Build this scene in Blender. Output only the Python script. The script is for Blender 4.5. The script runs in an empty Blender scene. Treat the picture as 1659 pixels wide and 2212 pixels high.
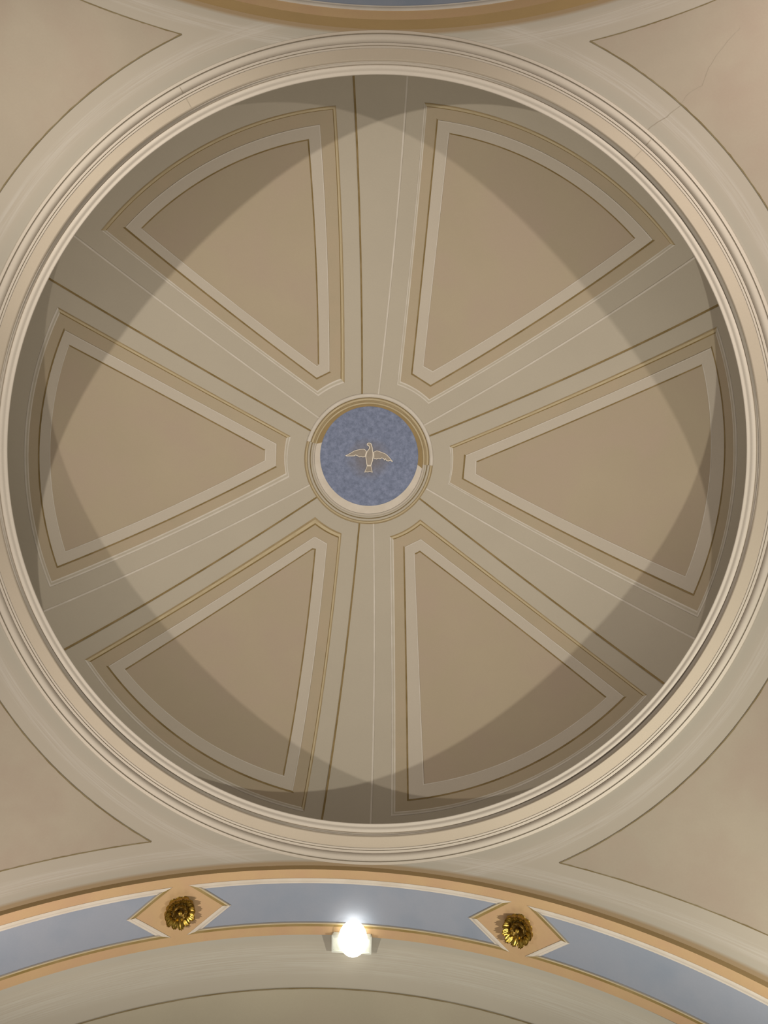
import bpy, bmesh, math, random
from mathutils import Vector, Matrix

# ---------------------------------------------------------------- frame of reference
# The crossing is measured in "modules": 1 module = radius of the ring cornice = 4 m.
# Plan: x to the right of the picture, y to its top, z up; seen from below, so world x = -x.
S = 4.0
CAM = (0.1011, -0.1575, -1.872)              # the visitor's eye, in modules below the ring
Z0 = 1.872 * S + 1.6                         # ring height above the floor
def V(x, y, z):
    return Vector((-x * S, y * S, z * S + Z0))
SC = bpy.context.scene
COL = SC.collection

# ---------------------------------------------------------------- camera
ROT = ((0.9987562, 0.0373194, 0.0330648), (-0.0372562, 0.9993026, -0.0025264), (-0.0331361, 0.0012914, 0.9994500))
cam = bpy.data.cameras.new('camera')
cam.sensor_fit = 'HORIZONTAL'; cam.sensor_width = 36.0
cam.lens = 1678.08 * 36.0 / 1659.0
cam.clip_start = 0.05; cam.clip_end = 200
co = bpy.data.objects.new('camera', cam); COL.objects.link(co)
r0, r1, r2 = ROT
co.matrix_world = Matrix(((-r0[0], -r1[0], r2[0], 0), (r0[1], r1[1], -r2[1], 0), (r0[2], r1[2], -r2[2], 0), (0, 0, 0, 1)))
co.location = V(*CAM)
SC.camera = co

# ---------------------------------------------------------------- light
w = bpy.data.worlds.new('nave_light'); SC.world = w; w.use_nodes = True
w.node_tree.nodes['Background'].inputs[0].default_value = (1.0, 0.90, 0.78, 1)
w.node_tree.nodes['Background'].inputs[1].default_value = 0.04
SC.view_settings.view_transform = 'Standard'; SC.view_settings.look = 'None'
SC.view_settings.exposure = 0.0; SC.view_settings.gamma = 1.0
SC.view_settings.use_curve_mapping = False
SC.cycles.use_denoising = True
SC.cycles.max_bounces = 6; SC.cycles.diffuse_bounces = 4
# added soft fill, no known lamp, brightens the vault beyond the floodlight
l = bpy.data.lights.new('arm_fill', 'AREA'); l.energy = 118; l.color = (1.0, 0.91, 0.78)
l.shape = 'DISK'; l.size = 3.0
o = bpy.data.objects.new('arm_fill', l); COL.objects.link(o); o.location = V(0.1, -2.0, -1.25)
o.rotation_euler = (V(0.05, -1.4, 0) - V(0.1, -2.0, -1.25)).to_track_quat('-Z', 'Y').to_euler()
# four uplighters standing on the pier cornices, below the picture
UP = [((-0.7729, 0.7208, -0.8986), 770, (1.0, 0.92, 0.79), 0.50),
      ((0.9204, 0.7287, -0.8756), 670, (1.0, 0.905, 0.79), 0.74),
      ((0.9135, -0.8577, -1.0779), 1080, (1.0, 0.955, 0.81), 0.60),
      ((-0.7344, -0.9027, -1.0239), 660, (1.0, 0.91, 0.78), 0.70)]
for p, e, c, f in UP:
    l = bpy.data.lights.new('uplight', 'SPOT'); l.energy = e; l.color = c
    l.shadow_soft_size = 0.036; l.spot_size = math.radians(116); l.spot_blend = 1.0
    o = bpy.data.objects.new('uplight', l); COL.objects.link(o)
    o.location = V(*p)
    d = V(p[0] * f, p[1] * f, p[2] + 1.0) - V(*p)
    o.rotation_euler = d.to_track_quat('-Z', 'Y').to_euler()

# ---------------------------------------------------------------- paints
def lin(c):
    return tuple((v / 12.92 if v <= 0.04045 else ((v + 0.055) / 1.055) ** 2.4) for v in (x / 255 for x in c))
def paint(c, k=1.05, tint=(1.0, 0.92, 0.80)):
    return tuple(min(0.9, v / (k * t)) for v, t in zip(lin(c), tint)) + (1,)
class N:
    """small helper for node materials"""
    def __init__(s, name):
        s.m = bpy.data.materials.new(name); s.m.use_nodes = True
        s.t = s.m.node_tree; s.n = s.t.nodes; s.b = s.n['Principled BSDF']
        s.b.inputs['Roughness'].default_value = 0.85
        s.b.inputs['Specular IOR Level'].default_value = 0.15
    def add(s, k, **kw):
        x = s.n.new(k)
        for a, v in kw.items(): setattr(x, a, v)
        return x
    def ln(s, a, b): s.t.links.new(a, b)
    def coord(s): return s.add('ShaderNodeTexCoord').outputs['Object']
    def noise(s, scale, detail=3, vec=None, rough=0.55):
        x = s.add('ShaderNodeTexNoise'); x.inputs['Scale'].default_value = scale
        x.inputs['Detail'].default_value = detail; x.inputs['Roughness'].default_value = rough
        s.ln(vec if vec is not None else s.coord(), x.inputs['Vector']); return x.outputs['Fac']
    def ramp(s, fac, stops):
        x = s.add('ShaderNodeValToRGB'); e = x.color_ramp.elements
        while len(e) < len(stops): e.new(0.5)
        for i, (p, c) in enumerate(stops):
            e[i].position = p; e[i].color = c if len(c) == 4 else tuple(c) + (1,)
        s.ln(fac, x.inputs[0]); return x.outputs[0]
    def mix(s, fac, a, b, mode='MIX'):
        x = s.add('ShaderNodeMix', data_type='RGBA', blend_type=mode)
        for v, i in ((fac, 0), (a, 6), (b, 7)):
            if hasattr(v, 'links'): s.ln(v, x.inputs[i])
            else: x.inputs[i].default_value = v
        return x.outputs[2]
    def math(s, op, a, b=0.0, clamp=False):
        x = s.add('ShaderNodeMath', operation=op, use_clamp=clamp)
        for i, v in enumerate((a, b)):
            if hasattr(v, 'links'): s.ln(v, x.inputs[i])
            else: x.inputs[i].default_value = v
        return x.outputs[0]
    def attr(s, name): return s.add('ShaderNodeAttribute', attribute_name=name).outputs['Fac']
    def bump(s, fac, strength, dist=0.01):
        x = s.add('ShaderNodeBump'); x.inputs['Strength'].default_value = strength; x.inputs['Distance'].default_value = dist
        s.ln(fac, x.inputs['Height']); s.ln(x.outputs[0], s.b.inputs['Normal'])
    def out(s, col): s.ln(col, s.b.inputs['Base Color']); return s.m
def mul(c, f): return tuple(min(1, v * f) for v in c[:3]) + (1,)
def plaster(name, c, var=0.05, scale=0.9, warm=None, fine=0.02):
    """matt lime paint: broad cloudy tone, fine grain, a trace of warmer or greyer wash"""
    n = N(name); b = paint(c)
    k = n.ramp(n.noise(scale, 4), [(0.3, mul(b, 1 - var)), (0.7, mul(b, 1 + var))])
    if warm: k = n.mix(n.ramp(n.noise(scale * 1.7 + .3, 3), [(0.42, (0, 0, 0)), (0.68, (1, 1, 1))]), k, paint(warm))
    g = n.noise(60, 2)
    k = n.mix(fine * 6, k, n.mix(1.0, k, n.ramp(g, [(0.3, (0.8, 0.8, 0.8)), (0.7, (1, 1, 1))]), 'MULTIPLY'))
    n.bump(g, 0.06, 0.004)
    return n.out(k)
def brushed(name, c, c2):
    """hand-drawn painted line, its tone uneven along the stroke"""
    n = N(name)
    k = n.ramp(n.noise(5.0, 4), [(0.35, paint(c)), (0.68, paint(c2))])
    return n.out(k)
M = {}
M['dome'] = plaster('dome_paint', (167, 153, 132), 0.03, 0.8)
M['border'] = plaster('border_paint', (160, 142, 115), 0.03, 1.3, (163, 143, 116))
M['band'] = plaster('band_paint', (175, 160, 140), 0.02, 1.0)
M['field'] = plaster('field_paint', (161, 143, 117), 0.035, 0.7, (161, 141, 118))
M['dark'] = brushed('shadow_line_paint', (114, 92, 54), (134, 111, 74))
M['dark_soft'] = brushed('soft_shadow_paint', (138, 116, 80), (152, 131, 98))
M['gold_line'] = brushed('ochre_line_paint', (177, 157, 123), (164, 144, 110))
M['light'] = brushed('highlight_paint', (192, 178, 160), (182, 168, 149))
M['light2'] = brushed('pale_line_paint', (170, 157, 136), (166, 152, 131))
M['cream'] = plaster('cornice_paint', (178, 163, 144), 0.02, 1.5)
M['fascia'] = plaster('fascia_paint', (169, 152, 130), 0.02, 1.2)
M['lip'] = plaster('lip_paint', (188, 173, 154), 0.02, 1.5)
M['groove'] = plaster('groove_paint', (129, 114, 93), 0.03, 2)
M['pfield'] = plaster('pendentive_paint', (160, 144, 123), 0.075, 0.8, (158, 139, 119))
M['outline'] = brushed('outline_paint', (112, 94, 62), (128, 112, 82))
M['crack'] = brushed('crack_grime', (144, 129, 108), (156, 140, 119))
M['ochre'] = plaster('ochre_paint', (174, 141, 101), 0.04, 1.4, (172, 136, 101))
M['brown'] = plaster('brown_paint', (166, 136, 92), 0.05, 1.6)
M['reveal_brown'] = plaster('reveal_paint', (138, 114, 76), 0.06, 4)
M['vfield'] = plaster('vault_paint', (164, 151, 126), 0.06, 0.8, (162, 148, 124))
M['olive'] = brushed('olive_paint', (128, 104, 58), (142, 118, 76))
M['white'] = brushed('white_line_paint', (192, 177, 158), (184, 168, 148))
M['mauve'] = brushed('mauve_line_paint', (178, 160, 142), (172, 154, 136))
M['blue'] = plaster('blue_paint', (135, 135, 139), 0.04, 1.0, (126, 129, 135))
M['grey_line'] = brushed('grey_line_paint', (120, 110, 98), (128, 118, 106))
def streaked(name, base, grey, pale, fields, brown=None):
    """pale brush streaks that run along the edges of the vault (attributes hold the distance from each edge)"""
    n = N(name)
    k = n.ramp(n.noise(0.7, 4), [(0.3, mul(paint(base), 0.97)), (0.7, mul(paint(base), 1.03))])
    for d, al, lo, hi in fields:
        c = n.add('ShaderNodeCombineXYZ')
        n.ln(n.math('MULTIPLY', n.attr(d), 420.0), c.inputs[0]); n.ln(n.math('MULTIPLY', n.attr(al), 0.8), c.inputs[1])
        s = n.noise(1.0, 3, c.outputs[0], 0.6)
        a, b = n.attr(d), (lo + hi) / 2
        t = n.math('SUBTRACT', 1.0, n.math('DIVIDE', n.math('ABSOLUTE', n.math('SUBTRACT', a, b)), (hi - lo) / 2), True)
        w_ = n.math('MULTIPLY', n.ramp(t, [(0.0, (0, 0, 0)), (0.45, (1, 1, 1))]), n.ramp(s, [(0.38, (0, 0, 0)), (0.66, (1, 1, 1))]), True)
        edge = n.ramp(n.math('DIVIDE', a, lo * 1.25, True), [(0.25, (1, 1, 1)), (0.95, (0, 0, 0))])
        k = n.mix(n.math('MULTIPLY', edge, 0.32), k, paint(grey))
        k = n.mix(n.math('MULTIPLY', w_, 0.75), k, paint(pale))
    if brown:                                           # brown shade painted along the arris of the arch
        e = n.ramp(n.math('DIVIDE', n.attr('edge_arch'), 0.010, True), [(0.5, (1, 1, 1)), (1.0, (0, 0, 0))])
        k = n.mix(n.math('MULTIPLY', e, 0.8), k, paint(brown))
    return n.out(k)
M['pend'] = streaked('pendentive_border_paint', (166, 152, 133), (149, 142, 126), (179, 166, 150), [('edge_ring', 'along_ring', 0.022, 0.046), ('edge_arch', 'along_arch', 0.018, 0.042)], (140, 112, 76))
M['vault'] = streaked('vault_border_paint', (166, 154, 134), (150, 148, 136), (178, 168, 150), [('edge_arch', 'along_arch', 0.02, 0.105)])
def metal(name, c, rough, metallic=1.0):
    n = N(name); n.b.inputs['Metallic'].default_value = metallic; n.b.inputs['Roughness'].default_value = rough
    k = n.ramp(n.noise(45, 3), [(0.3, mul(c, 0.55)), (0.7, c)])
    return n.out(k)
M['gilt'] = metal('gilt', (0.50, 0.34, 0.075, 1), 0.36)
M['gilt_dark'] = metal('dark_gilt', (0.22, 0.14, 0.04, 1), 0.5)  # darker gilt for the backing disc and collar
n = N('medallion_blue')
cv = n.coord()
k = n.ramp(n.noise(14.0, 8, cv, 0.8), [(0.34, paint((94, 98, 112))), (0.5, paint((111, 115, 131))), (0.66, paint((128, 131, 147)))])
mp = n.add('ShaderNodeMapping'); mp.inputs['Scale'].default_value = (1 / 0.33, 1 / 0.30, 1.0)
n.ln(cv, mp.inputs[0])
gr = n.add('ShaderNodeVectorMath', operation='LENGTH'); n.ln(mp.outputs[0], gr.inputs[0])
halo = n.ramp(n.math('ADD', gr.outputs['Value'], n.math('MULTIPLY', n.math('SUBTRACT', n.noise(7.0, 4), 0.5), 0.5)), [(0.35, (1, 1, 1)), (1.0, (0, 0, 0))])
k = n.mix(n.math('MULTIPLY', halo, 0.62), k, paint((112, 100, 90)))
M['disc'] = n.out(k)
M['dove'] = plaster('dove_paint', (142, 128, 112), 0.10, 9.0)
M['dove_rim'] = plaster('dove_rim_paint', (214, 198, 176), 0.04, 6.0)
M['housing'] = plaster('lamp_housing', (205, 200, 182), 0.02, 3)
M['housing_dark'] = plaster('lamp_bracket', (140, 136, 118), 0.03, 3)
n = N('lamp_glass_glare'); n.b.inputs['Emission Color'].default_value = (1, 0.96, 0.82, 1); n.b.inputs['Emission Strength'].default_value = 7.0
n.b.inputs['Base Color'].default_value = (0.9, 0.9, 0.85, 1); M['glow'] = n.m
M['floor'] = plaster('floor_stone', (120, 104, 84), 0.1, 0.8)

# ---------------------------------------------------------------- surfaces (all in modules)
ECC = 1.0129                                            # the dome is a touch longer along the nave
DC = (-0.047, 0.0265, -0.3158); DR = 1.1305             # centre and radius of the dome's sphere
def dome_pt(x, y, off=0.0):
    """point of the dome over plan (x, y) from the dome's axis, lifted 'off' into the room"""
    z = math.sqrt(max(1e-6, DR * DR - x * x - (y / ECC) ** 2))
    nx, ny, nz = x, y / ECC ** 2, z
    k = off / math.sqrt(nx * nx + ny * ny + nz * nz)
    return V(DC[0] + x - nx * k, DC[1] + y - ny * k, DC[2] + z - nz * k)
def pol(r, a):
    a = math.radians(a); return (r * math.cos(a), r * math.sin(a) * ECC)
PZ = -1.04; PR = math.sqrt(1 + PZ * PZ)                 # the sphere the pendentives are cut from
def pend_pt(x, y, off=0.0):
    z = math.sqrt(max(1e-6, PR * PR - x * x - y * y)); k = 1 - off / PR
    return V(x * k, y * k, PZ + z * k)
# barrel of each arch: half-distance, centre height, radius, and plan placing (along-axis -> plan)
ARCH = {'south': (1.0086, -1.0494, 1.0204), 'north': (1.0058, -1.0350, 0.9921), 'east': (1.0086, -1.042, 1.008), 'west': (1.0086, -1.042, 1.008)}
def place(side, t, s):
    return {'south': (t, -s), 'north': (t, s), 'east': (s, t), 'west': (-s, t)}[side]
def arch_pt(side, th, v, off=0.0):
    b, zc, r = ARCH[side]; a = math.radians(th); q = r - off
    x, y = place(side, q * math.cos(a), b + v)
    return V(x, y, zc + q * math.sin(a))

# ---------------------------------------------------------------- mesh builders
def link(o, parent=None):
    COL.objects.link(o)
    if parent: o.parent = parent
    return o
def obj(name, verts, faces, mats, parent=None, fm=None, smooth=True, attrs=None):
    me = bpy.data.meshes.new(name); me.from_pydata([tuple(v) for v in verts], [], faces)
    for m in (mats if isinstance(mats, (list, tuple)) else [mats]): me.materials.append(m)
    if fm: me.polygons.foreach_set('material_index', fm)
    if smooth: me.polygons.foreach_set('use_smooth', [True] * len(me.polygons))
    for k, vals in (attrs or {}).items():
        a = me.attributes.new(k, 'FLOAT', 'POINT'); a.data.foreach_set('value', vals)
    me.update()
    return link(bpy.data.objects.new(name, me), parent)
def tag(o, label, cat, group=None, kind=None):
    o['label'] = label; o['category'] = cat
    if group: o['group'] = group
    if kind: o['kind'] = kind
    return o
def grid(name, rows, mats, parent=None, colmat=None, closed=False, skirt=None, smooth=True, attrs=None):
    """rows[i][j] -> quads; skirt: same-shaped rows lying behind, joined round the edge so the plate has thickness"""
    n, m = len(rows), len(rows[0]); vs = [p for r in rows for p in r]; fs = []; fm = []
    for i in range(n if closed else n - 1):
        for j in range(m - 1):
            k = (i + 1) % n
            fs.append((i * m + j, i * m + j + 1, k * m + j + 1, k * m + j)); fm.append(colmat[j] if colmat else 0)
    if skirt:
        per = [(i, 0) for i in range(n)] + [(n - 1, j) for j in range(1, m)] + [(i, m - 1) for i in range(n - 2, -1, -1)] + [(0, j) for j in range(m - 2, 0, -1)]
        b = len(vs)
        for i, j in per: vs.append(rows[i][j])          # own edge verts keep the arris crisp
        for i, j in per: vs.append(skirt[i][j])
        q = len(per)
        for a in range(q):
            c = (a + 1) % q
            fs.append((b + a, b + c, b + q + c, b + q + a)); fm.append(0 if not colmat else colmat[min(per[a][1], m - 2)])
    return obj(name, vs, fs, mats, parent, fm, smooth, attrs)
def lerp(a, b, t): return (a[0] + (b[0] - a[0]) * t, a[1] + (b[1] - a[1]) * t)
def dome_plate(name, plan, mats, off, parent=None, colmat=None, offs=None):
    """plate laid on the dome: plan[i][j] are plan points, off its face above the plaster"""
    rows = [[dome_pt(x, y, offs[j] if offs else off) for j, (x, y) in enumerate(r)] for r in plan]
    back = [[dome_pt(x, y, -0.001) for x, y in r] for r in plan]
    return grid(name, rows, mats, parent, colmat, skirt=back)
def lathe(name, prof, mats, parent=None, a0=0, a1=360, n=240, f=None, colmat=None):
    """turned moulding: prof = [(r, z, y-stretch)]"""
    full = abs(a1 - a0 - 360) < 1e-6
    k = n if full else max(8, int(n * (a1 - a0) / 360)) + 1
    rows = []
    for i in range(k):
        a = math.radians(a0 + (a1 - a0) * i / (n if full else k - 1))
        rows.append([(f or V)(r * math.cos(a), r * math.sin(a) * e, z) for r, z, e in prof])
    return grid(name, rows, mats, parent, colmat, closed=full)

# ---------------------------------------------------------------- survey of the painted decoration
# (radius in modules, angle in degrees) about the axis of the dome
PANELS = {
    'UL': [[(0.9505, 142.53), (0.9477, 96.16), (0.2693, 109.86), (0.2726, 131.23)],
        [(0.9439, 141.92), (0.9422, 96.8), (0.2865, 111.55), (0.2881, 129.6)],
        [(0.924, 139.28), (0.9207, 99.39), (0.3213, 116.5), (0.3238, 125.09)],
        [(0.9035, 137.4), (0.8999, 101.81), (0.3559, 120.05), (0.355, 121.47)]],
    'UR': [[(0.9581, 81.2), (0.9952, 33.64), (0.2752, 43.94), (0.2669, 70.66)],
        [(0.9524, 80.69), (0.9903, 34.24), (0.2877, 45.82), (0.282, 69.19)],
        [(0.9359, 78.48), (0.9721, 36.53), (0.3243, 51.24), (0.3222, 64.17)],
        [(0.9201, 76.16), (0.9515, 38.57), (0.3631, 54.94), (0.3598, 60.65)]],
    'R': [[(1.001, 19.7), (1.0075, 335.25), (0.2837, 344.51), (0.2789, 10.51)],
        [(0.9959, 18.86), (1.0026, 336.07), (0.2894, 345.89), (0.2897, 8.83)],
        [(0.984, 17.05), (0.9862, 338.27), (0.3313, 350.2), (0.3314, 3.61)],
        [(0.9643, 15.11), (0.9632, 340.43), (0.3687, 353.68), (0.3661, 0.26)]],
    'LR': [[(1.0101, 321.48), (0.9947, 277.43), (0.2731, 287.64), (0.2711, 312.88)],
        [(1.0058, 320.97), (0.9887, 278.09), (0.2865, 289.65), (0.2861, 310.78)],
        [(0.9847, 319.0), (0.9713, 280.39), (0.3234, 294.8), (0.3259, 305.57)],
        [(0.9647, 317.07), (0.9493, 283.18), (0.3562, 298.47), (0.3564, 301.76)]],
    'LL': [[(0.9932, 263.78), (0.9669, 219.67), (0.2689, 229.35), (0.2686, 252.08)],
        [(0.9869, 263.23), (0.9613, 220.52), (0.2885, 233.0), (0.2866, 251.04)],
        [(0.9639, 261.21), (0.9425, 222.85), (0.3204, 237.41), (0.3198, 246.1)],
        [(0.9416, 259.07), (0.9241, 224.94), (0.3561, 240.14), (0.3521, 241.9)]],
    'L': [[(0.9566, 206.24), (0.9459, 157.5), (0.2769, 166.25), (0.2785, 195.07)],
        [(0.9499, 205.41), (0.9387, 158.26), (0.2896, 167.95), (0.2884, 192.04)],
        [(0.9314, 203.22), (0.9206, 160.6), (0.3182, 173.2), (0.3184, 186.75)],
        [(0.9095, 201.04), (0.9048, 162.65), (0.3518, 177.36), (0.3526, 183.3)]],
}
RIBS = [
    [(0.9879, 92.81), (0.2189, 97.98), (0.9899, 84.33), (0.22, 83.3)],
    [(0.9779, 154.06), (0.2189, 156.43), (0.9748, 146.08), (0.2199, 143.03)],
    [(1.0106, 22.55), (0.2233, 22.34), (1.0084, 30.36), (0.2215, 32.79)],
    [(1.0185, 324.33), (0.2213, 324.54), (1.0184, 332.18), (0.2221, 334.99)],
    [(1.0, 266.76), (0.2189, 264.02), (1.0026, 274.27), (0.2192, 276.67)],
    [(0.9827, 216.58), (0.2172, 218.24), (0.9798, 209.62), (0.218, 205.67)],
]
DOVE = {
    'body': [(-0.001, 0.0561), (0.0044, 0.0553), (0.0082, 0.0518), (0.0102, 0.0459), (0.0123, 0.0387), (0.0135, 0.0303), (0.015, 0.0244), (0.0162, 0.0148), (0.0159, 0.0051), (0.0146, -0.0069), (0.0113, -0.0167), (0.01, -0.0234), (-0.0053, -0.0239), (-0.0074, -0.0149), (-0.0092, -0.0054), (-0.0112, 0.0048), (-0.0103, 0.0139), (-0.0082, 0.0224), (-0.006, 0.0278), (-0.002, 0.0322), (0.0003, 0.0371), (-0.0001, 0.0413), (-0.0024, 0.0442), (-0.0061, 0.0453), (-0.008, 0.0482), (-0.0075, 0.0525), (-0.0052, 0.055)],
    'left': [(-0.0084, 0.0278), (-0.0115, 0.0307), (-0.0165, 0.0335), (-0.0225, 0.0337), (-0.0321, 0.0321), (-0.0405, 0.0299), (-0.0512, 0.0263), (-0.0618, 0.0193), (-0.0724, 0.0129), (-0.0809, 0.009), (-0.077, 0.0061), (-0.0625, 0.0066), (-0.0493, 0.0074), (-0.0458, 0.0108), (-0.0409, 0.0092), (-0.036, 0.0067), (-0.0311, 0.0045), (-0.0263, 0.0063), (-0.0214, 0.0048), (-0.0142, 0.0055), (-0.0109, 0.0066), (-0.01, 0.0139), (-0.0082, 0.0211)],
    'right': [(0.0152, 0.0238), (0.0211, 0.027), (0.027, 0.0298), (0.0355, 0.0281), (0.0453, 0.0242), (0.0551, 0.0212), (0.0625, 0.0164), (0.0699, 0.0094), (0.0775, 0.0013), (0.084, -0.0063), (0.0802, -0.007), (0.0752, -0.0039), (0.0681, -0.0063), (0.0614, -0.0051), (0.0582, 0.0006), (0.0545, -0.0034), (0.0503, 0.0027), (0.0449, 0.0037), (0.039, 0.0002), (0.0341, 0.0019), (0.0276, -0.0007), (0.0221, 0.0003), (0.0167, 0.0006), (0.0167, 0.01), (0.0161, 0.0172)],
    'tail': [(-0.0049, -0.0242), (0.0098, -0.0237), (0.0119, -0.0311), (0.0137, -0.0383), (0.0154, -0.0464), (0.0094, -0.0456), (0.0045, -0.0446), (-0.0002, -0.0462), (-0.0075, -0.0462), (-0.0132, -0.0472), (-0.0107, -0.0403), (-0.0074, -0.0318)],
}
EYE = (-0.0034, 0.0486)
CRACKS = [[(0.6909, 0.8106), (0.7015, 0.8239), (0.7226, 0.8296), (0.7241, 0.8491), (0.734, 0.8693), (0.7483, 0.8868), (0.7625, 0.8971)], [(0.6917, 0.8074), (0.6669, 0.7928), (0.6463, 0.7857), (0.6309, 0.7769)]]

# ---------------------------------------------------------------- floor (below the picture; gives the bounce)
fl = obj('floor', [(-14, -14, 0), (14, -14, 0), (14, 14, 0), (-14, 14, 0)], [(0, 1, 2, 3)], M['floor'], smooth=False)
tag(fl, 'plain stone floor of the crossing far below the dome', 'floor', kind='structure')

# ---------------------------------------------------------------- dome
rows = []
for i in range(240):
    a = 360 * i / 240
    rows.append([dome_pt(*pol(max(1e-4, 1.068 * math.sin(math.pi / 2 * j / 56)), a)) for j in range(57)])
dome = grid('ceiling', rows, M['dome'], closed=True)
tag(dome, 'grey-beige plaster dome with six painted wedge panels, seen from straight below', 'dome', kind='structure')

def poly_side(c, s, n, arcs):
    """points along side s (0 outer arc, 1, 2 inner end, 3) of the four-cornered contour c"""
    p, q = c[s], c[(s + 1) % 4]
    if s in arcs:
        d = (q[1] - p[1] + 180) % 360 - 180
        return [pol(p[0] + (q[0] - p[0]) * i / (n - 1), p[1] + d * i / (n - 1)) for i in range(n)]
    a, b = pol(*p), pol(*q)
    return [lerp(a, b, i / (n - 1)) for i in range(n)]
SN = (33, 25, 9, 25)
# which sides of each contour the painter drew dark (d) or light (l): moulding, band edge, field edge
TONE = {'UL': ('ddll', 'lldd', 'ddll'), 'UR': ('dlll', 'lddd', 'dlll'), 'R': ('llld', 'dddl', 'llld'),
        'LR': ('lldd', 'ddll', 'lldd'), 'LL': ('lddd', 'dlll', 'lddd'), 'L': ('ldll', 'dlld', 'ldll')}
for k, cs in PANELS.items():
    arcs = [(0, 2), (0, 2), (0,), (0,)]
    side = [[poly_side(cs[c], s, SN[s], arcs[c]) for s in range(4)] for c in range(4)]
    # the tan wedge itself is the panel; moulding, band and field lie on it
    fo, fi = side[1][0], poly_side(cs[1], 2, SN[0], (2,))[::-1]
    lf, rt = side[1][3][::-1], side[1][1]
    def coons(top, bot, left, right):
        n, m = len(top), len(left); g = []
        for j in range(m):
            v = j / (m - 1); r = []
            for i in range(n):
                u = i / (n - 1); a = lerp(top[i], bot[i], v); b = lerp(left[j], right[j], u)
                c = lerp(lerp(top[0], top[-1], u), lerp(bot[0], bot[-1], u), v)
                r.append((a[0] + b[0] - c[0], a[1] + b[1] - c[1]))
            g.append(r)
        return g
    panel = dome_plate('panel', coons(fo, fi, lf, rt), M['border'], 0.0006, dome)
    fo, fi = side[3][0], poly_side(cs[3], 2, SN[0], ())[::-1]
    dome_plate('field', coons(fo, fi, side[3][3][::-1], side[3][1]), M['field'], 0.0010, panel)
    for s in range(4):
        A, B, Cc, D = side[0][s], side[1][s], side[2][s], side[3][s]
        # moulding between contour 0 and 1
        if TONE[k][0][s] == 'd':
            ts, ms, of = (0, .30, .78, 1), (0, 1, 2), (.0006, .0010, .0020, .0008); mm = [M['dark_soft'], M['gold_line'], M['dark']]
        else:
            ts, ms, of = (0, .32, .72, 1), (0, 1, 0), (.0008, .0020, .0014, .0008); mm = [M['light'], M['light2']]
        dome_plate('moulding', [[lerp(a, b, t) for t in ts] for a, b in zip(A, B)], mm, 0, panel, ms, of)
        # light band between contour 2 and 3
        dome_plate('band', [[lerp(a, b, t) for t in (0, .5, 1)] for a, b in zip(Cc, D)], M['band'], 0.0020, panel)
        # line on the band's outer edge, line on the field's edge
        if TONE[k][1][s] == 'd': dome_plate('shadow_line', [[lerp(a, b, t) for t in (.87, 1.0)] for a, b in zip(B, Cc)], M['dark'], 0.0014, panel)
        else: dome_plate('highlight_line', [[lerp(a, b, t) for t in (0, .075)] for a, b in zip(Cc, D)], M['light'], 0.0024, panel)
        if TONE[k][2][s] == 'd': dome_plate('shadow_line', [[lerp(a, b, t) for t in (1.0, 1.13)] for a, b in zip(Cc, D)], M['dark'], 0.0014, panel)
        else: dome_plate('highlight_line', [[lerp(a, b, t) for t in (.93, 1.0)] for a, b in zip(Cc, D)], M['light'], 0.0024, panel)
for d0, d1, l0, l1 in RIBS:
    D0, D1, L0, L1 = pol(*d0), pol(*d1), pol(*l0), pol(*l1)
    D0, L0 = lerp(D1, D0, 1.05), lerp(L1, L0, 1.05)
    n_ = 31
    dl = [lerp(D0, D1, i / (n_ - 1)) for i in range(n_)]; ll = [lerp(L0, L1, i / (n_ - 1)) for i in range(n_)]
    rib = dome_plate('rib', [[lerp(a, b, t) for t in (0, .25, .5, .75, 1)] for a, b in zip(dl, ll)], M['dome'], 0.0012, dome)
    def strip(line, other, w0, w1, m, nm):
        pl = []
        for a, b in zip(line, other):
            u = ((b[0] - a[0]), (b[1] - a[1])); q = math.hypot(*u); u = (u[0] / q, u[1] / q)
            pl.append([(a[0] + u[0] * t, a[1] + u[1] * t) for t in (w0, w1)])
        return dome_plate(nm, pl, m, 0.0016, rib)
    strip(dl, ll, -0.0028, 0.0028, M['dark'], 'shadow_line')
    strip(dl, ll, 0.0028, 0.0050, M['light2'], 'highlight_line')
    strip(ll, dl, -0.0024, 0.0024, M['light'], 'highlight_line')

# ---------------------------------------------------------------- medallion with the dove
def disc_pt(x, y, z): return V(DC[0] + x, DC[1] + y, z)
def ring_z(r, off): return DC[2] + math.sqrt(DR * DR - r * r) - off
med = bpy.data.objects.new('medallion', None); med.location = disc_pt(0, 0, 0.80); link(med)
bpy.context.view_layer.update()
tag(med, 'round blue medallion with a white dove at the crown of the dome', 'medallion')
def onto(o):                                            # keep world place under a parent that sits elsewhere
    o.data.transform(Matrix.Translation(-med.location)); return o
cx_, cy_ = 0.001, 0.0096
vs = [disc_pt(cx_, cy_, 0.7975)]; fs = []
RN = 12; AN = 96
for i in range(1, RN + 1):
    for j in range(AN):
        a = 2 * math.pi * j / AN; r = 0.1705 * i / RN
        vs.append(disc_pt(cx_ + r * math.cos(a), cy_ + r * math.sin(a) * ECC, 0.7975))
for j in range(AN):
    q = (j + 1) % AN; fs.append((0, 1 + j, 1 + q))
    for i in range(RN - 1): fs.append((1 + i * AN + j, 1 + (i + 1) * AN + j, 1 + (i + 1) * AN + q, 1 + i * AN + q))
disc = onto(obj('disc', vs, fs, M['disc'], med))
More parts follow.
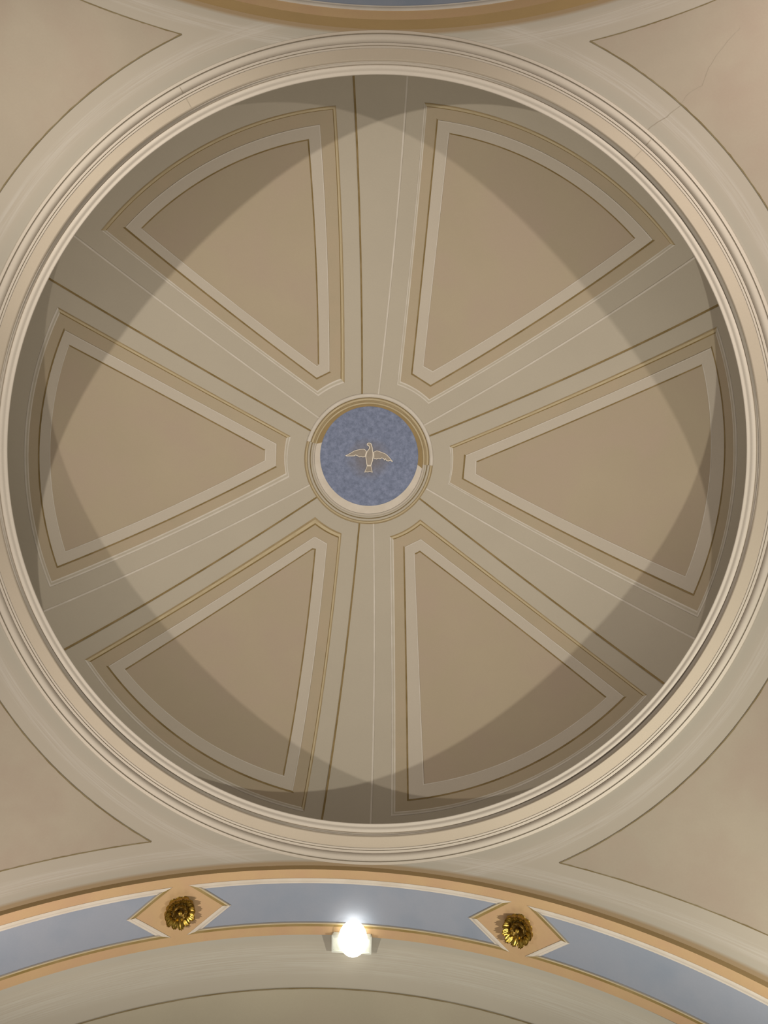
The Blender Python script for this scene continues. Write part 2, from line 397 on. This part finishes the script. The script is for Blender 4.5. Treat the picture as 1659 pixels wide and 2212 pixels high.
def ring(nm, r0, r1, o0, o1, m, a0, a1, par=None):
    pr = [(r0, ring_z(r0, -.002), ECC), (r0, ring_z(r0, o0), ECC), ((r0 + r1) / 2, ring_z((r0 + r1) / 2, (o0 + o1) / 2 + .0012), ECC), (r1, ring_z(r1, o1), ECC), (r1, ring_z(r1, -.002), ECC)]
    o = lathe(nm, pr, m, par or med, a0, a1, 160, disc_pt)
    return onto(o)
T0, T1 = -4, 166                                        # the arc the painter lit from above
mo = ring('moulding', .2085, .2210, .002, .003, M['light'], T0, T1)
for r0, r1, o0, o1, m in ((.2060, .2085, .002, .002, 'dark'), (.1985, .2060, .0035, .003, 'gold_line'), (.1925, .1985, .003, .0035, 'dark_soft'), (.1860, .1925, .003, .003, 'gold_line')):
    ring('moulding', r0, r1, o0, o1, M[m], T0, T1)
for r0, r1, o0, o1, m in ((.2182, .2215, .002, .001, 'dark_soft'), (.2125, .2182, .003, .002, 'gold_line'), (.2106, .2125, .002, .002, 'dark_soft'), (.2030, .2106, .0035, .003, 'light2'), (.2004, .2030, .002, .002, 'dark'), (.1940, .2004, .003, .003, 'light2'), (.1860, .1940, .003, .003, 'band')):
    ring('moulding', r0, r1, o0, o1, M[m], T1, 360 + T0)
def reveal(nm, m, a0, a1):                              # painted thickness of the opening, off-centre as the picture shows
    rows = []
    for i in range(61):
        a = math.radians(a0 + (a1 - a0) * i / 60); c, s = math.cos(a), math.sin(a) * ECC
        rows.append([disc_pt(.1862 * c, .1862 * s, .7950), disc_pt(cx_ * .5 + .178 * c, cy_ * .5 + .178 * s, .7958), disc_pt(cx_ + .169 * c, cy_ + .169 * s, .7968)])
    return onto(grid(nm, rows, m, med))
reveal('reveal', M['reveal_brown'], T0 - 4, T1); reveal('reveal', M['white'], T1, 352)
def cut(nm, pts, z, par, rim=0.0021):
    """flat painted shape with a pale rim and a darker inner field, a few millimetres proud"""
    bm = bmesh.new()
    f = bm.faces.new([bm.verts.new(disc_pt(x, y, z)) for x, y in pts])
    bm.normal_update()
    if f.normal.z > 0: f.normal_flip()
    r = bmesh.ops.inset_region(bm, faces=[f], thickness=rim * S, depth=0.004, use_boundary=True, use_even_offset=True)
    for q in r['faces']: q.material_index = 1
    ex = bmesh.ops.extrude_edge_only(bm, edges=[e for e in bm.edges if e.is_boundary])
    for v in [g for g in ex['geom'] if isinstance(g, bmesh.types.BMVert)]: v.co.z += 0.012
    for q in bm.faces:
        if q not in r['faces'] and q is not f: q.material_index = 1
    f.material_index = 0
    bmesh.ops.triangulate(bm, faces=bm.faces)
    me = bpy.data.meshes.new(nm); bm.to_mesh(me); bm.free()
    me.materials.append(M['dove']); me.materials.append(M['dove_rim'])
    return onto(link(bpy.data.objects.new(nm, me), par))
dove = cut('dove', DOVE['body'], .7940, med, .0026); dove['label'] = 'white dove with spread wings'
cut('wing', DOVE['left'], .7946, dove, .0021); cut('wing', DOVE['right'], .7946, dove, .0021); cut('tail', DOVE['tail'], .7946, dove, .0018)
ev = [disc_pt(EYE[0] + .0011 * math.cos(a * .785), EYE[1] + .0011 * math.sin(a * .785), .7926) for a in range(8)]
onto(obj('eye', ev, [tuple(range(8))], M['brown'], dove, smooth=False))

# ---------------------------------------------------------------- ring cornice
def rz(f, z):
    """profile point: f = 0 at the outer edge, 1 at the inner lip, as spread in the view from below; z height"""
    ro = 1 / 1.872 + (0.9138 / 1.9175 - 1 / 1.872) * f
    return (ro * (1.872 + z), z, 1.007 + 0.0059 * f)
corn = bpy.data.objects.new('trim_1', None); corn.location = V(0, 0, 0); link(corn)
tag(corn, 'cream moulded ring cornice round the foot of the dome', 'cornice', kind='structure')
bpy.context.view_layer.update()
def cp(nm, pts, m):
    o = lathe(nm, [p if len(p) == 3 else rz(*p) for p in pts], m, corn, n=300)
    o.data.transform(Matrix.Translation(-corn.location)); return o
def crisp(pts):
    """double the corners so flat faces shade flat"""
    o = []
    for i, p in enumerate(pts):
        o.append(p)
        if 0 < i < len(pts) - 1: o.append(p)
    return o
cp('outer_fillet', crisp([(1.012, .012, 1.007), (0.0, -.006), (0.060, -.006), (0.060, .003)]), M['cream'])
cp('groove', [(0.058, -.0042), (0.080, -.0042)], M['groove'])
cp('cyma', [(0.078, .002), (0.079, -.0030), (0.10, -.0034), (0.14, -.0030), (0.18, -.0018), (0.215, .0008), (0.245, .0042), (0.27, .0088), (0.288, .0125)], M['cream'])
cp('fillet', crisp([(0.283, .014), (0.284, .0085), (0.338, .0085), (0.338, .013)]), M['cream'])
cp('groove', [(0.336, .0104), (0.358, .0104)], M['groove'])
cp('fillet', crisp([(0.356, .016), (0.3565, .0100), (0.396, .0100), (0.3965, .0145)]), M['cream'])
cp('groove', [(0.394, .0118), (0.408, .0118)], M['cream'])
cp('fascia', crisp([(0.406, .016), (0.4065, .0118), (0.655, .0118), (0.700, .0205)]), M['fascia'])
cp('fillet', crisp([(0.6995, .0204), (0.716, .0228), (0.7165, .0240), (0.768, .0325)]), M['cream'])
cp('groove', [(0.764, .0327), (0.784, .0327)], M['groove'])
cp('lip', [(0.780, .036), (0.781, .0315), (0.81, .0317), (0.84, .0324), (0.87, .0346), (0.90, .0384), (0.92, .0406), (0.945, .0414), (0.975, .0419), (0.99, .0432), (0.9995, .0455), (0.9965, .0500), (1.10, .050, 1.013)], M['lip'])

# hairline joints in the plaster of the cornice
for ang in (49.4, 120.2):
    for pts in ([(0.10, -.0040), (0.14, -.0036), (0.18, -.0024), (0.215, .0002), (0.245, .0036), (0.27, .0080)], [(0.42, .0112), (0.65, .0112)]):
        o = lathe('crack', [rz(*p) for p in pts], M['crack'], corn, ang - .05, ang + .05, 300)
        o.data.transform(Matrix.Translation(-corn.location))

# ---------------------------------------------------------------- pendentives
def pend(name, sx, sy, label):
    rows = []; at = {k: [] for k in ('edge_ring', 'along_ring', 'edge_arch', 'along_arch')}
    NP, MP = 121, 41
    for i in range(NP):
        ph = math.pi / 2 * i / (NP - 1); c, s = math.cos(ph), math.sin(ph)
        by = 1.0086 if sy < 0 else 1.0058
        rmax = min(by / max(s, 1e-6), 1.0086 / max(c, 1e-6)); row = []
        r_in = min(0.995, rmax)
        for j in range(MP):
            r = r_in + (rmax - r_in) * (j / (MP - 1)); x, y = r * c, r * s
            row.append(pend_pt(x * sx, y * sy))
            at['edge_ring'].append(r - 1.0); at['along_ring'].append(math.degrees(ph) / 8 + 3 * sx + 7 * sy)
            at['edge_arch'].append(min(by - y, 1.0086 - x)); at['along_arch'].append((x if by - y < 1.0086 - x else y + 4) * 7 + 3 * sx + 7 * sy)
        rows.append(row)
    o = grid(name, rows, M['pend'], attrs=at)
    tag(o, label, 'pendentive', kind='structure')
    # tan field: outside r = 1.063 and inside the two arch borders at 0.95
    lim = 0.950; a0 = math.asin(math.sqrt(1 - (lim / 1.063) ** 2)); n_ = 61
    plan = []
    for i in range(n_):
        ph = a0 + (math.pi / 2 - 2 * a0) * i / (n_ - 1); r1 = min(lim / math.sin(ph), lim / math.cos(ph))
        plan.append([((1.063 + (r1 - 1.063) * j / 24) * math.cos(ph) * sx, (1.063 + (r1 - 1.063) * j / 24) * math.sin(ph) * sy) for j in range(25)])
    def plate(nm, pl, m, off, par):
        return grid(nm, [[pend_pt(x, y, off) for x, y in r] for r in pl], m, par, skirt=[[pend_pt(x, y, -.001) for x, y in r] for r in pl])
    f = plate('panel', plan, M['pfield'], 0.0008, o)
    rn = random.Random(int(5 + sx + 2 * sy))
    def wob(n): return [0.0006 + 0.0008 * rn.random() for _ in range(n)]
    wv = wob(n_)
    plate('outline', [[(p[0][0] / 1.063 * q, p[0][1] / 1.063 * q) for q in (1.063 - .0007, 1.063 + k)] for p, k in zip(plan, wv)], M['outline'], 0.0013, f)
    ts = [lim * math.tan(a0) + (lim - lim * math.tan(a0)) * i / 60 for i in range(61)]; wv = wob(61)
    plate('outline', [[(t * sx, q * sy) for q in (lim - k, lim + .0007)] for t, k in zip(ts, wv)], M['outline'], 0.0013, f)
    plate('outline', [[(q * sx, t * sy) for q in (lim - k, lim + .0007)] for t, k in zip(ts, wv)], M['outline'], 0.0013, f)
    return o
pend('ceiling', -1, 1, 'pendentive with tan triangular field at the upper left of the ring cornice')
pne = pend('ceiling', 1, 1, 'pendentive with a hairline crack at the upper right of the ring cornice')
pend('ceiling', 1, -1, 'pendentive above the right-hand rosette, pale streaked border, lower right of the cornice')
pend('ceiling', -1, -1, 'pendentive above the left-hand rosette, lower left of the ring cornice')
for line in CRACKS:
    fine = [lerp(a, b, t / 4) for a, b in zip(line, line[1:]) for t in range(4)] + [line[-1]]
    rn = random.Random(3); rows = []
    for i, (x, y) in enumerate(fine):
        a, b = fine[max(0, i - 1)], fine[min(len(fine) - 1, i + 1)]; u = (b[0] - a[0], b[1] - a[1]); q = math.hypot(*u)
        jx, jy = (rn.random() - .5) * .002, (rn.random() - .5) * .002; w_ = .0004 + .0003 * rn.random()
        rows.append([pend_pt(x + jx + u[1] / q * k, y + jy - u[0] / q * k, .0011) for k in (-w_, w_)])
    grid('crack', rows, M['crack'], pne)

# ---------------------------------------------------------------- arches and the vaults behind them
W_ = 0.155
LOZ = {'south': (157.0, 112.54, 68.03, 23.5), 'north': (157, 112.5, 68, 23.5), 'east': (157, 112.5, 68, 23.5), 'west': (157, 112.5, 68, 23.5)}
def arch(side, name, label):
    b, zc, r = ARCH[side]; n_ = 161
    ths = [4 + 172 * i / (n_ - 1) for i in range(n_)]
    band = grid(name, [[arch_pt(side, t, W_ * j / 6) for j in range(7)] for t in ths], M['ochre'])
    tag(band, label, 'arch', kind='structure')
    rc = math.sqrt(PR * PR - b * b)
    def cpt(t):
        x, y = place(side, rc * math.cos(math.radians(t)), b); return V(x, y, PZ + rc * math.sin(math.radians(t)))
    grid('face', [[cpt(t) + (arch_pt(side, t, 0) - cpt(t)) * q for q in (0, .5, 1)] for t in ths], M['brown'], band)
    grid('outer_edge', [[arch_pt(side, t, W_), arch_pt(side, t, W_, -.03)] for t in ths], M['ochre'], band)
    def plate(nm, pl, m, off, par, colmat=None, offs=None):
        return grid(nm, [[arch_pt(side, t, v, offs[j] if offs else off) for j, (t, v) in enumerate(q)] for q in pl], m, par, colmat, skirt=[[arch_pt(side, t, v, -.001) for t, v in q] for q in pl])
    loz = LOZ[side]; k = math.degrees(1 / r)
    ends = [176.0] + list(loz) + [4.0]
    for i in range(len(ends) - 1):
        hi, lo = ends[i], ends[i + 1]
        # contour of the blue panel: top edge, swallow-tailed ends round the lozenges, bottom edge; (theta, v)
        def contour(d):
            """d = inset of the contour in modules"""
            dd = d * k
            tl, nl = (hi - 1.02 - dd * 3.15, hi - 5.45 - dd * 1.74) if i > 0 else (hi - dd, hi - dd)
            tr, nr = (lo + 1.02 + dd * 3.15, lo + 5.45 + dd * 1.74) if i < len(ends) - 2 else (lo + dd, lo + dd)
            v0, v1 = .0205 + d, .1345 - d
            def seg(a, c, n): return [lerp(a, c, q / (n - 1)) for q in range(n)]
            m_ = .0765
            return [seg((tl, v0), (tr, v0), 41), seg((tr, v0), (nr, m_), 9), seg((nr, m_), (tr, v1), 9), seg((tr, v1), (tl, v1), 41), seg((tl, v1), (nl, m_), 9), seg((nl, m_), (tl, v0), 9)]
        c0, c1 = contour(0), contour(.0112)
        # blue face: rows across the width
        top, bot = c1[0], c1[3][::-1]
        def edge(v, s):
            vals = (c1[5] + c1[4] if s == 'l' else c1[1] + c1[2])
            pts = sorted(vals, key=lambda q: q[1])
            for p, q in zip(pts, pts[1:]):
                if p[1] <= v <= q[1] + 1e-9 and q[1] > p[1]: return p[0] + (q[0] - p[0]) * (v - p[1]) / (q[1] - p[1])
            return pts[-1][0]
        vv = [top[0][1] + (bot[0][1] - top[0][1]) * j / 16 for j in range(17)]
        pl = [[(edge(v, 'l') + (edge(v, 'r') - edge(v, 'l')) * q / 40, v) for v in vv] for q in range(41)]
        bp = plate('panel', pl, M['blue'], .0004, band)
        for s in range(6):
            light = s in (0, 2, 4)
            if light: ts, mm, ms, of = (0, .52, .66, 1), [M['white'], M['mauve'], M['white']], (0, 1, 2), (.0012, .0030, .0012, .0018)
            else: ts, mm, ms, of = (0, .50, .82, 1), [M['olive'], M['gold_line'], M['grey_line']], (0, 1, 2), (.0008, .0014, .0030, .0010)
            plate('moulding', [[lerp(a, c, t) for t in ts] for a, c in zip(c0[s], c1[s])], mm, 0, bp, ms, of)
    # vault of the arm beyond, a step higher
    at = {'edge_arch': [], 'along_arch': []}; rows = []
    for t in ths:
        row = []
        for j in range(31):
            v = W_ - .004 + 1.15 * (j / 30) ** 1.6
            row.append(arch_pt(side, t, v, -.012)); at['edge_arch'].append(v - W_); at['along_arch'].append(t / 9)
        rows.append(row)
    return band, ths, rows, at, plate
def vault(side, name, alabel, vname, vlabel):
    band, ths, rows, at, plate = arch(side, name, alabel)
    vo = grid(vname, rows, M['vault'], attrs=at)
    tag(vo, vlabel, 'vault', kind='structure')
    q = [[(t, .2885 + .86 * (j / 20)) for j in range(21)] for t in ths]
    f = grid('panel', [[arch_pt(side, t, v, -.011) for t, v in r] for r in q], M['vfield'], vo, skirt=[[arch_pt(side, t, v, -.014) for t, v in r] for r in q])
    rn = random.Random(9)
    grid('outline', [[arch_pt(side, t, .2872, -.0104), arch_pt(side, t, .2898 + .0008 * rn.random(), -.0104)] for t in ths], M['outline'], f)
    return band
south = vault('south', 'trim_2', 'arch with blue panels and gilded rosettes, behind the floodlight', 'ceiling', 'grey and tan barrel vault beyond the arch with the rosettes and floodlight')
vault('north', 'trim_3', 'arch opposite the floodlight, only its brown and ochre edge and blue panel in view', 'ceiling', 'barrel vault beyond the arch opposite the floodlight')
vault('east', 'trim_4', 'side arch on the right of the ring cornice', 'ceiling', 'barrel vault beyond the right-hand side arch')
vault('west', 'trim_5', 'side arch on the left of the ring cornice', 'ceiling', 'barrel vault beyond the left-hand side arch')

# ---------------------------------------------------------------- gilded rosettes
def petal_mesh(nm, length, width, r0, lift, curl, cols=11, rows_=8, m='gilt'):
    """one acanthus-like petal along +x: fluted, with a notched tip rolled forward"""
    vs = []; fs = []
    for i in range(rows_):
        u = i / (rows_ - 1)
        wd = width * (0.42 + 0.58 * math.sin(math.pi * min(1, u * 0.60 + 0.10))) * (1.0 if u < 0.8 else 1 - (u - .8) * 0.8)
        for j in range(cols):
            s = j / (cols - 1) * 2 - 1
            flute = math.cos(s * math.pi * 3)
            x = r0 + length * (u - 0.16 * u * u * s * s + 0.014 * flute * u ** 3)
            z = lift * math.sin(u * math.pi * .60) + curl * max(0, u - .62) ** 2 * 6
            z += 0.11 * width * flute * (0.35 + .65 * u) - 0.22 * width * s * s
            vs.append((x, s * wd / 2, z))
    b = len(vs)
    for x, y, z in list(vs): vs.append((x, y, min(z - .006, 0.0)))
    for i in range(rows_ - 1):
        for j in range(cols - 1):
            a = i * cols + j; q = (a, a + 1, a + cols + 1, a + cols)
            fs.append(q); fs.append(tuple(b + v for v in q[::-1]))
    per = [j for j in range(cols)] + [i * cols + cols - 1 for i in range(1, rows_)] + [(rows_ - 1) * cols + j for j in range(cols - 2, -1, -1)] + [i * cols for i in range(rows_ - 2, 0, -1)]
    for a, c in zip(per, per[1:] + per[:1]): fs.append((a, c, b + c, b + a))
    me = bpy.data.meshes.new(nm); me.from_pydata(vs, [], fs); me.materials.append(M[m])
    me.polygons.foreach_set('use_smooth', [True] * len(me.polygons)); me.update(); return me
def turned(nm, prof, m, n_=32):
    vs = []; fs = []
    for i in range(n_):
        a = 2 * math.pi * i / n_
        for r, z in prof: vs.append((r * math.cos(a), r * math.sin(a), z))
    k = len(prof)
    for i in range(n_):
        c = (i + 1) % n_
        for j in range(k - 1): fs.append((i * k + j, c * k + j, c * k + j + 1, i * k + j + 1))
    me = bpy.data.meshes.new(nm); me.from_pydata(vs, [], fs); me.materials.append(M[m])
    me.polygons.foreach_set('use_smooth', [True] * len(me.polygons)); me.update(); return me
big = petal_mesh('petal', 0.078, 0.078, 0.060, 0.052, 0.026)
small = petal_mesh('inner_petal', 0.034, 0.030, 0.030, 0.056, 0.024, 7, 6, 'gilt')
back = turned('backing', [(0.0, 0.012), (0.10, 0.012), (0.122, 0.006), (0.124, -0.012)], 'gilt_dark')
hollow = turned('collar', [(0.020, 0.014), (0.034, 0.022), (0.052, 0.046), (0.058, 0.050), (0.064, 0.046), (0.070, 0.020)], 'gilt_dark')
boss = turned('boss', [(0.0, 0.052), (0.004, 0.0515), (0.007, 0.046), (0.010, 0.052), (0.014, 0.051), (0.018, 0.044), (0.020, 0.034), (0.018, 0.012)], 'gilt', 24)
def rosette(th, spin, label):
    e = bpy.data.objects.new('rosette', None); link(e)
    b, zc, r = ARCH['south']; p = arch_pt('south', th, .0775, .0010)
    nrm = (arch_pt('south', th, .0775, .1) - p).normalized(); tx = (arch_pt('south', th - 1, .0775, .001) - p).normalized()
    ty = nrm.cross(tx)
    e.matrix_world = Matrix(((tx.x, ty.x, nrm.x, p.x), (tx.y, ty.y, nrm.y, p.y), (tx.z, ty.z, nrm.z, p.z), (0, 0, 0, 1)))
    tag(e, label, 'rosette', 'gilded rosettes on the arch')
    def put(nm, me, ang=0, sc=1.0):
        o = bpy.data.objects.new(nm, me); link(o, e); o.rotation_euler = (0, 0, ang); o.scale = (sc, sc, sc); return o
    put('backing', back); put('collar', hollow); put('boss', boss)
    for i in range(12): put('petal', big, spin + i * math.pi / 6, 0.96 + 0.07 * ((i * 7) % 5) / 4)
    for i in range(8): put('inner_petal', small, spin + .2 + i * math.pi / 4)
    return e
rosette(112.54, 0.1, 'gilded plaster rosette in the ochre lozenge to the left of the floodlight')
rosette(68.03, 0.32, 'gilded plaster rosette in the ochre lozenge to the right of the floodlight')

# ---------------------------------------------------------------- floodlight under the outer edge of the arch
lamp = bpy.data.objects.new('floodlight', None); lamp.location = V(0.003, -1.165, -0.03); link(lamp)
bpy.context.view_layer.update()
tag(lamp, 'square white floodlight switched on, fixed under the edge of the blue arch', 'floodlight')
def lobj(nm, bm, mats):
    me = bpy.data.meshes.new(nm); bm.to_mesh(me); bm.free()
    me.transform(Matrix.Translation(-lamp.location))
    for m in mats: me.materials.append(m)
    return link(bpy.data.objects.new(nm, me), lamp)
def wedge(bm, x0, x1, y0, y1, zt0, zt1, zb, bev=0.0):
    # block whose lower face tilts from zt0 (at y0) to zt1 (at y1); zb is its back
    vs = [bm.verts.new(V(x, y, z)) for x, y, z in ((x0, y0, zt0), (x1, y0, zt0), (x1, y1, zt1), (x0, y1, zt1), (x0, y0, zb), (x1, y0, zb), (x1, y1, zb), (x0, y1, zb))]
    for f in ((0, 1, 2, 3), (4, 5, 6, 7), (0, 1, 5, 4), (1, 2, 6, 5), (2, 3, 7, 6), (3, 0, 4, 7)): bm.faces.new([vs[q] for q in f])
    bmesh.ops.recalc_face_normals(bm, faces=bm.faces)
    if bev: bmesh.ops.bevel(bm, geom=list({e for v in vs for e in v.link_edges}), offset=bev, segments=2, affect='EDGES')
LX0, LX1, LY0, LY1, LZ0, LZ1 = -.0440, .0480, -1.155, -1.2015, -.0470, -.0310
bm = bmesh.new(); wedge(bm, LX0, LX1, LY0, LY1, LZ0, LZ1, -.0292, .008); lobj('housing', bm, [M['housing']])
def lip(t): return LZ0 + (LZ1 - LZ0) * t
bm = bmesh.new()
wedge(bm, LX0 - .001, LX1 + .001, LY0 + .001, LY0 - .004, LZ0 - .003, lip(.09) - .003, LZ0 + .002)
wedge(bm, LX0 - .001, LX1 + .001, LY1 + .004, LY1 - .001, lip(.91) - .003, LZ1 - .003, LZ1 + .002)
wedge(bm, LX0 - .001, LX0 + .0035, LY0 - .004, LY1 + .004, lip(.09) - .003, lip(.91) - .003, LZ1)
wedge(bm, LX1 - .0035, LX1 + .001, LY0 - .004, LY1 + .004, lip(.09) - .003, lip(.91) - .003, LZ1)
lobj('frame', bm, [M['housing']])
bm = bmesh.new(); wedge(bm, -.010, .016, -1.170, -1.182, -.031, -.031, -.014, .004); lobj('bracket', bm, [M['housing_dark']])
bm = bmesh.new(); bmesh.ops.create_uvsphere(bm, u_segments=32, v_segments=18, radius=1.0)
c = V(.0050, -1.1600, -.0480)
for v in bm.verts: v.co = Vector((c.x + v.co.x * .0335 * S, c.y + v.co.y * .0465 * S, c.z + (v.co.z * .011 - v.co.y * .006) * S))  # glowing oval enlarged past the lens to include the lamp's glare
for f in bm.faces: f.smooth = True
lobj('lens', bm, [M['glow']])
l = bpy.data.lights.new('floodlight_beam', 'SPOT'); l.energy = 60; l.color = (1, .95, .82); l.spot_size = math.radians(120); l.spot_blend = 1; l.shadow_soft_size = .1
o = bpy.data.objects.new('floodlight_beam', l); link(o); o.location = V(.0050, -1.1600, -.085)
